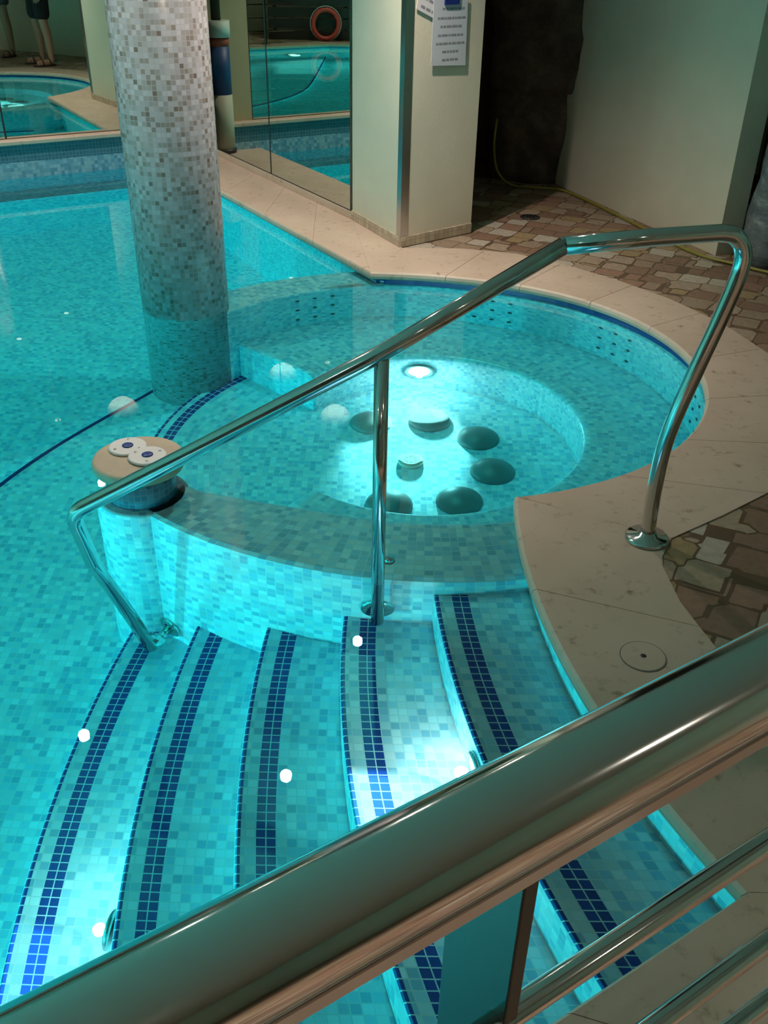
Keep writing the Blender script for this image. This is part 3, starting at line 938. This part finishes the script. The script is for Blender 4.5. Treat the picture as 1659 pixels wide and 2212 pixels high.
# ---------------- balustrade close to the camera
P0 = Vector((-0.014, 0.291)); U = Vector((0.838, 0.546)).normalized(); NP = Vector((-U.y, U.x))
def bp(s, z, off=0.0):
    p = P0 + U * s + NP * off
    return Vector((p.x, p.y, z))
bal = empty('balustrade', 'wide polished steel balustrade crossing the lower right foreground', 'balustrade', (P0.x, P0.y, 0.0))
mb = MB(); mb.tube([bp(-1.6, 1.09), bp(-0.6, 1.09), bp(0.2, 1.09), bp(1.0, 1.09), bp(1.9, 1.09)], 0.0298, 40)
reparent(mb.build('top_tube', M['steel']), bal)
mb = MB(); mb.prism([bp(-1.6, 0, -0.020).xy, bp(1.9, 0, -0.020).xy, bp(1.9, 0, 0.020).xy, bp(-1.6, 0, 0.020).xy], 1.050, 1.060)
reparent(mb.build('flat_bar', M['steel2']), bal)
for z in (0.873, 0.685, 0.54, 0.36, 0.18):
    mb = MB(); mb.tube([bp(-1.6, z), bp(0.1, z), bp(1.9, z)], 0.0095, 18)
    reparent(mb.build('rod', M['steel']), bal)
for s in (-1.1, 0.122, 1.35):
    a = math.atan2(U.y, U.x)
    mb = MB(); c = bp(s, 0.528, 0.028); mb.box((c.x, c.y, 0.528), (0.012, 0.07, 1.05), a)
    pst = reparent(mb.build('flat_post', M['postmetal'], bevel=0.0015), bal)
    mb = MB(); mb.box((c.x, c.y, 0.009), (0.09, 0.12, 0.010), a)
    mb.build('post_base', M['steel2'], pst)

# ---------------- deck details
cov = empty('inlet_cover', 'round stone cover with a centre hole set in the coping beside the steps', 'cover', (0.641, 1.757, 0.004))
mb = MB(); mb.lathe([(0.054, 0.001), (0.054, 0.0062), (0.052, 0.0068)], (0.641, 1.757, 0), 40); reparent(mb.build('cover_disc', M['stone']), cov)
mb = MB(); mb.tube([(0.641 + 0.0555 * math.cos(2 * PI * i / 40), 1.757 + 0.0555 * math.sin(2 * PI * i / 40), 0.0045) for i in range(40)], 0.0016, 6, closed=True)
reparent(mb.build('joint_ring', M['silicone']), cov)
mb = MB(); mb.lathe([(0.0075, 0.004), (0.0075, 0.0072), (0.004, 0.0074)], (0.641, 1.757, 0), 16); reparent(mb.build('centre_hole', M['dark']), cov)
fd = empty('floor_drain', 'small dark drain grate on the paving in front of the rock', 'drain', (0.873, 5.912, 0.0))
mb = MB(); mb.lathe([(0.062, 0.0), (0.062, 0.006), (0.05, 0.008)], (0.873, 5.912, 0), 24); reparent(mb.build('drain_frame', M['dark']), fd)
gm = MB()
for k in range(5):
    gm.box((0.873 + (k - 2) * 0.018, 5.912, 0.0095), (0.006, 0.07, 0.003))
reparent(gm.build('grate_bars', M['steel2']), fd)

# hose along the wall
hp = [(0.72, 6.86, 0.42), (0.71, 6.82, 0.25), (0.74, 6.76, 0.10), (0.84, 6.70, 0.02), (1.02, 6.66, 0.013), (1.17, 6.62, 0.013), (1.30, 6.33, 0.013), (1.42, 5.98, 0.013), (1.56, 5.55, 0.013), (1.70, 5.16, 0.013), (1.86, 4.98, 0.013), (2.05, 4.80, 0.013), (2.4, 4.6, 0.013)]
mb = MB(); mb.tube(catmull(hp, 6), 0.0085, 10)
tag(mb.build('garden_hose', M['hose']), 'thin yellow green hose lying along the foot of the cream wall', 'hose')

# dark rock face in the alcove
def loft_rock(name, rows, mat, seed, amp, label, cat):
    """rows: (z, centre xy, half width vector, half depth vector)."""
    from mathutils import noise
    R = []; n = 44
    for z, c, hw, hd in rows:
        row = []
        for i in range(n):
            a = 2 * PI * i / n
            ca, sa = math.cos(a), math.sin(a)
            e = 0.75
            px = math.copysign(abs(ca) ** e, ca); py = math.copysign(abs(sa) ** e, sa)
            p = Vector((c[0], c[1], z)) + Vector((hw[0], hw[1], 0)) * px + Vector((hd[0], hd[1], 0)) * py
            nn = noise.fractal(p * 3.2 + Vector((seed, 0, 0)), 0.9, 2.0, 4)
            d = Vector((p.x - c[0], p.y - c[1], 0)).normalized()
            edge = 0.25 + 0.75 * abs(sa)
            row.append(p + d * nn * amp * edge + Vector((0, 0, nn * amp * 0.3 if 0.02 < z < 2.1 else 0)))
        R.append(row)
    mb = MB(); mb.grid(R, None, True, close_u=True)
    mb.face(list(reversed(R[0]))); mb.face(R[-1])
    o = mb.build(name, mat)
    tag(o, label, cat)
    return o
RA = Vector((0.654, 6.983)); RU = (Vector((1.158, 6.782)) - RA).normalized(); RN = Vector((-RU.y, RU.x))
left = [(0, 0.0), (0.3, -0.01), (0.6, -0.02), (1.2, -0.05), (2.2, -0.1)]
right = [(0.0, 0.555), (0.1, 0.57), (0.196, 0.585), (0.364, 0.628), (0.495, 0.618), (0.585, 0.59), (0.62, 0.74), (0.76, 0.775), (0.907, 0.756), (1.15, 0.70), (1.6, 0.72), (2.2, 0.66)]
def interp(tab, z):
    return float(np.interp(z, [t[0] for t in tab], [t[1] for t in tab]))
rows = []
for z in [0.0, 0.05, 0.12, 0.2, 0.28, 0.36, 0.43, 0.5, 0.55, 0.585, 0.605, 0.63, 0.68, 0.76, 0.84, 0.92, 1.0, 1.1, 1.25, 1.4, 1.6, 1.8, 2.0, 2.2]:
    l, r = interp(left, z), interp(right, z)
    c = RA + RU * ((l + r) / 2) + RN * 0.16
    dep = 0.17 + (0.05 if z > 0.6 else 0)
    rows.append((z, (c.x, c.y), RU * ((r - l) / 2), RN * dep))
loft_rock('rock_face', rows, M['rock'], 3.0, 0.06, 'tall dark brown rock face standing in the alcove behind the pillar', 'rock')
rows = []
for z, rr in [(0.0, 0.19), (0.06, 0.2), (0.14, 0.185), (0.22, 0.19), (0.32, 0.18), (0.42, 0.17), (0.5, 0.172), (0.6, 0.155), (0.7, 0.13), (0.78, 0.10), (0.84, 0.055)]:
    rows.append((z, (2.13, 5.12 + z * 0.03), (rr, 0), (0, rr)))
loft_rock('standing_stone', rows, M['greyrock'], 9.0, 0.04, 'mottled grey standing stone at the right edge behind the rail loop', 'rock')

# notices on the pillar
def on_pillar(s, z, off):
    p = PC + ur * s + nr * off
    return Vector((p.x, p.y, z))
def sheet(name, corners, off, thick, mat, parent):
    mb = MB()
    f = [on_pillar(s, z, off + thick) for s, z in corners]; bk = [on_pillar(s, z, off) for s, z in corners]
    mb.face(f); mb.face(list(reversed(bk)))
    for i in range(len(f)):
        j = (i + 1) % len(f)
        mb.face([bk[i], bk[j], f[j], f[i]])
    return mb.build(name, mat, parent)
n1 = empty('notice_sheet', 'pale blue grey printed notice hanging from a blue clip on the pillar', 'notice')
sheet('paper', [(0.162, 0.915), (0.402, 0.905), (0.395, 1.225), (0.165, 1.235)], 0.012, 0.003, M['paper'], n1)
LINES = [(1.172, 0.225, 0.375), (1.13, 0.195, 0.385), (1.092, 0.215, 0.36), (1.052, 0.20, 0.375), (1.014, 0.19, 0.385), (0.976, 0.235, 0.345), (0.938, 0.235, 0.345)]
for z, s0, s1 in LINES:
    s = s0
    tx = MB()
    while s < s1:
        wd = random.uniform(0.012, 0.04)
        e = min(s + wd, s1)
        q = [(s, z - 0.005), (e, z - 0.005), (e, z + 0.005), (s, z + 0.005)]
        f = [on_pillar(a, b, 0.0156) for a, b in q]; tx.face(f)
        s = e + 0.005
    tx.build('printed_line', M['ink'], n1)
sheet('clip', [(0.235, 1.190), (0.330, 1.190), (0.330, 1.240), (0.235, 1.240)], 0.015, 0.010, M['clip'], n1)
n2 = empty('notice_sheet', 'tilted white paper tucked behind the clipped notice on the pillar', 'notice')
sheet('paper', [(0.058, 1.176), (0.20, 1.120), (0.255, 1.245), (0.10, 1.430)], 0.006, 0.003, M['paper2'], n2)
for k in range(3):
    tx = MB()
    for q in range(3):
        s0 = 0.085 + q * 0.035 + k * 0.018; z0 = 1.183 - q * 0.0138 + k * 0.036
        f = [on_pillar(a, b, 0.0097) for a, b in ((s0, z0), (s0 + 0.026, z0 - 0.0102), (s0 + 0.030, z0 + 0.001), (s0 + 0.004, z0 + 0.011))]
        tx.face(f)
    tx.build('printed_line', M['ink'], n2)

# painted post in the mirror corner
pc = (-1.477, 7.607, 0.004)
pp = empty('painted_post', 'painted post with white, red and blue bands in the mirror corner', 'post', pc)
r_ = 0.085
for nm, z0, z1, m, rr in (('base_ring', 0, 0.03, M['dark'], r_ + 0.008), ('cream_shaft', 0.03, 0.42, M['postcream'], r_), ('blue_band', 0.42, 0.75, M['postblue'], r_), ('red_band', 0.75, 0.81, M['postred'], r_), ('white_cap', 0.81, 0.92, M['postwhite'], r_ + 0.012), ('dark_pole', 0.92, 2.15, M['bark'], 0.035)):
    mb = MB(); mb.lathe([(rr, z0), (rr, z1)], (0, 0, 0), 28); mb.build(nm, m, pp)

# things seen only in the mirrors: slatted wall and lifebuoy behind the pool's near edge
sp_ = empty('slatted_screen', 'dark horizontal slat screen on the deck behind the camera', 'screen', (-2.7, -1.15, 0))
for k in range(12):
    mb = MB(); mb.box((0, 0, 0.07 + k * 0.16), (3.6, 0.03, 0.135)); mb.build('slat', M['slat'], sp_)
for x in (-1.7, -0.57, 0.57, 1.7):
    mb = MB(); mb.box((x, -0.035, 0.98), (0.05, 0.04, 1.96)); mb.build('upright', M['slat'], sp_)
lb = empty('lifebuoy', 'red ring lifebuoy leaning on the dark slat screen', 'lifebuoy', (-1.82, -1.03, 0.0))
mb = MB(); mb.tube([(0.20 * math.cos(2 * PI * i / 40), -0.04 * math.sin(2 * PI * i / 40), 0.236 + 0.20 * math.sin(2 * PI * i / 40)) for i in range(40)], 0.036, 14, closed=True)
mb.build('ring', M['red'], lb)
rp = MB(); rp.tube([(0.245 * math.cos(2 * PI * i / 40), 0.01 - 0.04 * math.sin(2 * PI * i / 40), 0.248 + 0.241 * math.sin(2 * PI * i / 40)) for i in range(40)], 0.005, 8, closed=True)
rp.build('grab_rope', M['white'], lb)

# ---------------- ceiling fixtures
for i, (x, y, pw) in enumerate(DOWNLIGHTS):
    d = empty('downlight', ['recessed ceiling downlight over the spa back rim', 'recessed ceiling downlight over the spa centre', 'recessed ceiling downlight over the open pool', 'recessed ceiling downlight over the mosaic column', 'recessed ceiling downlight near the far mirror', 'added ceiling downlight that brightens the lifebuoy', 'recessed ceiling downlight over the deck behind the camera', 'recessed ceiling downlight over the deck right of the balustrade'][i], 'downlight', (x, y, ZC), 'ceiling downlights')
    mb = MB(); mb.lathe([(0.045, -0.006), (0.045, 0.0)], (0, 0, 0), 24); mb.build('trim_ring', M['steel2'], d)
    mb = MB(); mb.lathe([(0.012, -0.014), (0.026, -0.010), (0.028, -0.006)], (0, 0, 0), 20); mb.build('bulb', M['bulb'], d)
d = empty('ceiling_lamp', 'round frosted ceiling lamp near the mirror corner', 'ceiling lamp', (-1.85, 6.85, ZC))
mb = MB(); mb.lathe([(0.02, -0.15), (0.06, -0.138), (0.10, -0.11), (0.13, -0.07), (0.148, -0.02), (0.15, 0.0)], (0, 0, 0), 32); mb.build('glass_shade', M['frosted'], d)

# ---------------- people on the deck to the right (seen in the far mirror)
def skin_body(name, bones, mat, parent, sub=2):
    verts = []; rad = []; edges = []; idx = {}
    for k, (p, r, par) in bones.items():
        idx[k] = len(verts); verts.append(p); rad.append(r if isinstance(r, tuple) else (r, r))
        if par is not None: edges.append((idx[par], idx[k]))
    me = bpy.data.meshes.new(name); me.from_pydata(verts, edges, [])
    me.materials.append(mat)
    o = bpy.data.objects.new(name, me); COL.objects.link(o); o.parent = parent
    md = o.modifiers.new('skin', 'SKIN'); md.use_smooth_shade = True
    for i, r in enumerate(rad):
        me.skin_vertices[0].data[i].radius = r
    me.skin_vertices[0].data[0].use_root = True
    md = o.modifiers.new('subdivision', 'SUBSURF'); md.levels = sub; md.render_levels = sub
    return o
def person(loc, rz, label, shorts, shirt, hair, hem=0.47, scale=1.0):
    root = empty('person', label, 'person', loc)
    root.rotation_euler = (0, 0, rz); root.scale = (scale,) * 3
    # +Y is the way the person faces
    b = {'pelvis': ((0, 0, 0.92), (0.15, 0.105), None), 'waist': ((0, 0.0, 1.06), (0.135, 0.095), 'pelvis'), 'chest': ((0, 0.0, 1.24), (0.155, 0.11), 'waist'),
         'shoulders': ((0, -0.005, 1.38), (0.13, 0.08), 'chest'), 'neck': ((0, 0.0, 1.46), 0.055, 'shoulders'), 'neck_top': ((0, 0.012, 1.52), 0.052, 'neck'),
         'skull': ((0, 0.02, 1.585), (0.07, 0.088), 'neck_top'), 'crown': ((0, 0.01, 1.665), (0.066, 0.08), 'skull')}
    for s, n in ((1, 'r'), (-1, 'l')):
        b['hip' + n] = ((0.085 * s, 0, 0.86), 0.09, 'pelvis')
        b['thigh' + n] = ((0.105 * s, 0.01, 0.70), 0.078, 'hip' + n)
        b['knee' + n] = ((0.13 * s, 0.015, 0.48), 0.056, 'thigh' + n)
        b['calf' + n] = ((0.14 * s, -0.01, 0.34), 0.055, 'knee' + n)
        b['ankle' + n] = ((0.15 * s, -0.015, 0.095), 0.036, 'calf' + n)
        b['heel' + n] = ((0.152 * s, -0.02, 0.05), 0.036, 'ankle' + n)
        b['ball' + n] = ((0.165 * s, 0.12, 0.04), (0.040, 0.024), 'heel' + n)
        b['toe' + n] = ((0.17 * s, 0.185, 0.036), (0.036, 0.016), 'ball' + n)
        b['sh' + n] = ((0.185 * s, -0.005, 1.385), 0.055, 'shoulders')
        b['elbow' + n] = ((0.245 * s, -0.02, 1.10), 0.040, 'sh' + n)
        b['wrist' + n] = ((0.26 * s, 0.07, 0.87), 0.027, 'elbow' + n)
        b['palm' + n] = ((0.262 * s, 0.09, 0.80), (0.018, 0.034), 'wrist' + n)
        for q in range(4):
            yb = 0.063 + q * 0.020
            L = (0.060, 0.074, 0.08, 0.07)[q]
            b['f%d%s' % (q, n)] = ((0.262 * s, yb, 0.772), 0.0095, 'palm' + n)
            b['g%d%s' % (q, n)] = ((0.258 * s, yb + 0.006, 0.772 - L * 0.55), 0.0085, 'f%d%s' % (q, n))
            b['h%d%s' % (q, n)] = ((0.246 * s, yb + 0.008, 0.772 - L), 0.007, 'g%d%s' % (q, n))
        b['t0' + n] = ((0.25 * s, 0.128, 0.815), 0.011, 'palm' + n)
        b['t1' + n] = ((0.243 * s, 0.145, 0.78), 0.009, 't0' + n)
    skin_body('body', b, M['skin'], root)
    fb = MB()          # nose, ears, lips and eyes sit on the head
    fb.lathe([(0.014, -0.02), (0.012, 0.0), (0.004, 0.022)], (0, 0.105, 1.575), 12)
    fb.build('nose', M['skin'], root)
    for s in (1, -1):
        fb = MB(); fb.lathe([(0.006, -0.03), (0.016, -0.012), (0.017, 0.012), (0.006, 0.03)], (0.074 * s, 0.01, 1.585), 10)
        fb.build('ear', M['skin'], root)
    for s in (1, -1):
        ey = MB(); ey.lathe([(0.002, -0.007), (0.010, -0.003), (0.010, 0.003), (0.002, 0.007)], (0.03 * s, 0.096, 1.605), 10)
        ey.build('eye', M['leather'], root)
    ey = MB(); ey.box((0, 0.104, 1.535), (0.045, 0.008, 0.006))
    ey.build('mouth', M['leather'], root)
    hm = MB()
    prof = [(0.083, -0.02)] + [(0.085 * math.cos(t), 0.10 * math.sin(t)) for t in np.linspace(0.05, PI / 2 - 0.08, 8)]
    hm.lathe([(r, z) for r, z in prof], (0, -0.006, 1.63), 24)
    hm.build('hair', hair, root)
    # shorts: two tapered legs and a waist part
    sh = {'waist': ((0, 0, 1.0), (0.165, 0.12), None), 'seat': ((0, -0.005, 0.88), (0.17, 0.125), 'waist')}
    for s, n in ((1, 'r'), (-1, 'l')):
        sh['a' + n] = ((0.092 * s, 0, 0.78), 0.108, 'seat'); sh['b' + n] = ((0.118 * s, 0.01, 0.62), 0.10, 'a' + n); sh['c' + n] = ((0.13 * s, 0.015, hem + 0.02), 0.098, 'b' + n)
    skin_body('shorts', sh, shorts, root)
    ts = {'hem': ((0, 0, 0.93), (0.18, 0.13), None), 'mid': ((0, 0, 1.10), (0.165, 0.118), 'hem'), 'chest': ((0, 0, 1.26), (0.178, 0.128), 'mid'), 'top': ((0, -0.005, 1.40), (0.13, 0.085), 'chest')}
    for s, n in ((1, 'r'), (-1, 'l')):
        ts['s' + n] = ((0.19 * s, -0.005, 1.39), 0.072, 'top'); ts['e' + n] = ((0.225 * s, -0.012, 1.22), 0.062, 's' + n)
    skin_body('shirt', ts, shirt, root)
    for s in (1, -1):
        mb = MB()
        out = [(0.150 * s + 0.046 * math.cos(t) + 0.010 * s * (math.sin(t) > 0), 0.08 + 0.145 * math.sin(t)) for t in np.linspace(0, 2 * PI, 28, endpoint=False)]
        mb.prism(out, 0.002, 0.020)
        for yy in (0.02, 0.11):
            mb.tube([(0.155 * s + 0.05 * math.cos(t), yy, 0.012 + 0.062 * math.sin(t)) for t in np.linspace(0, PI, 12)], 0.010, 8)
        mb.build('sandal', M['leather'], root)
    return root
person((1.84, 2.85, 0.0), math.radians(115), 'person in black shorts and sandals standing on the deck, seen in the far mirror', M['black'], M['navy'], M['hair'])
person((2.2, 1.72, 0.0), math.radians(80), 'person in grey shorts standing behind the other by the right wall', M['navy'], M['white'], M['hair'], 0.55, 1.03)

for o in (spa_wall, bench, coping):
    pass
for o in COL.objects:
    if o.type == 'MESH' and o.name.split('.')[0] in ('spa_wall', 'spa_bench', 'spa_floor', 'pool_step', 'pool_floor', 'pool_floor_shelf', 'floor_jet', 'wall_pool'):
        o.cycles.is_caustics_receiver = True
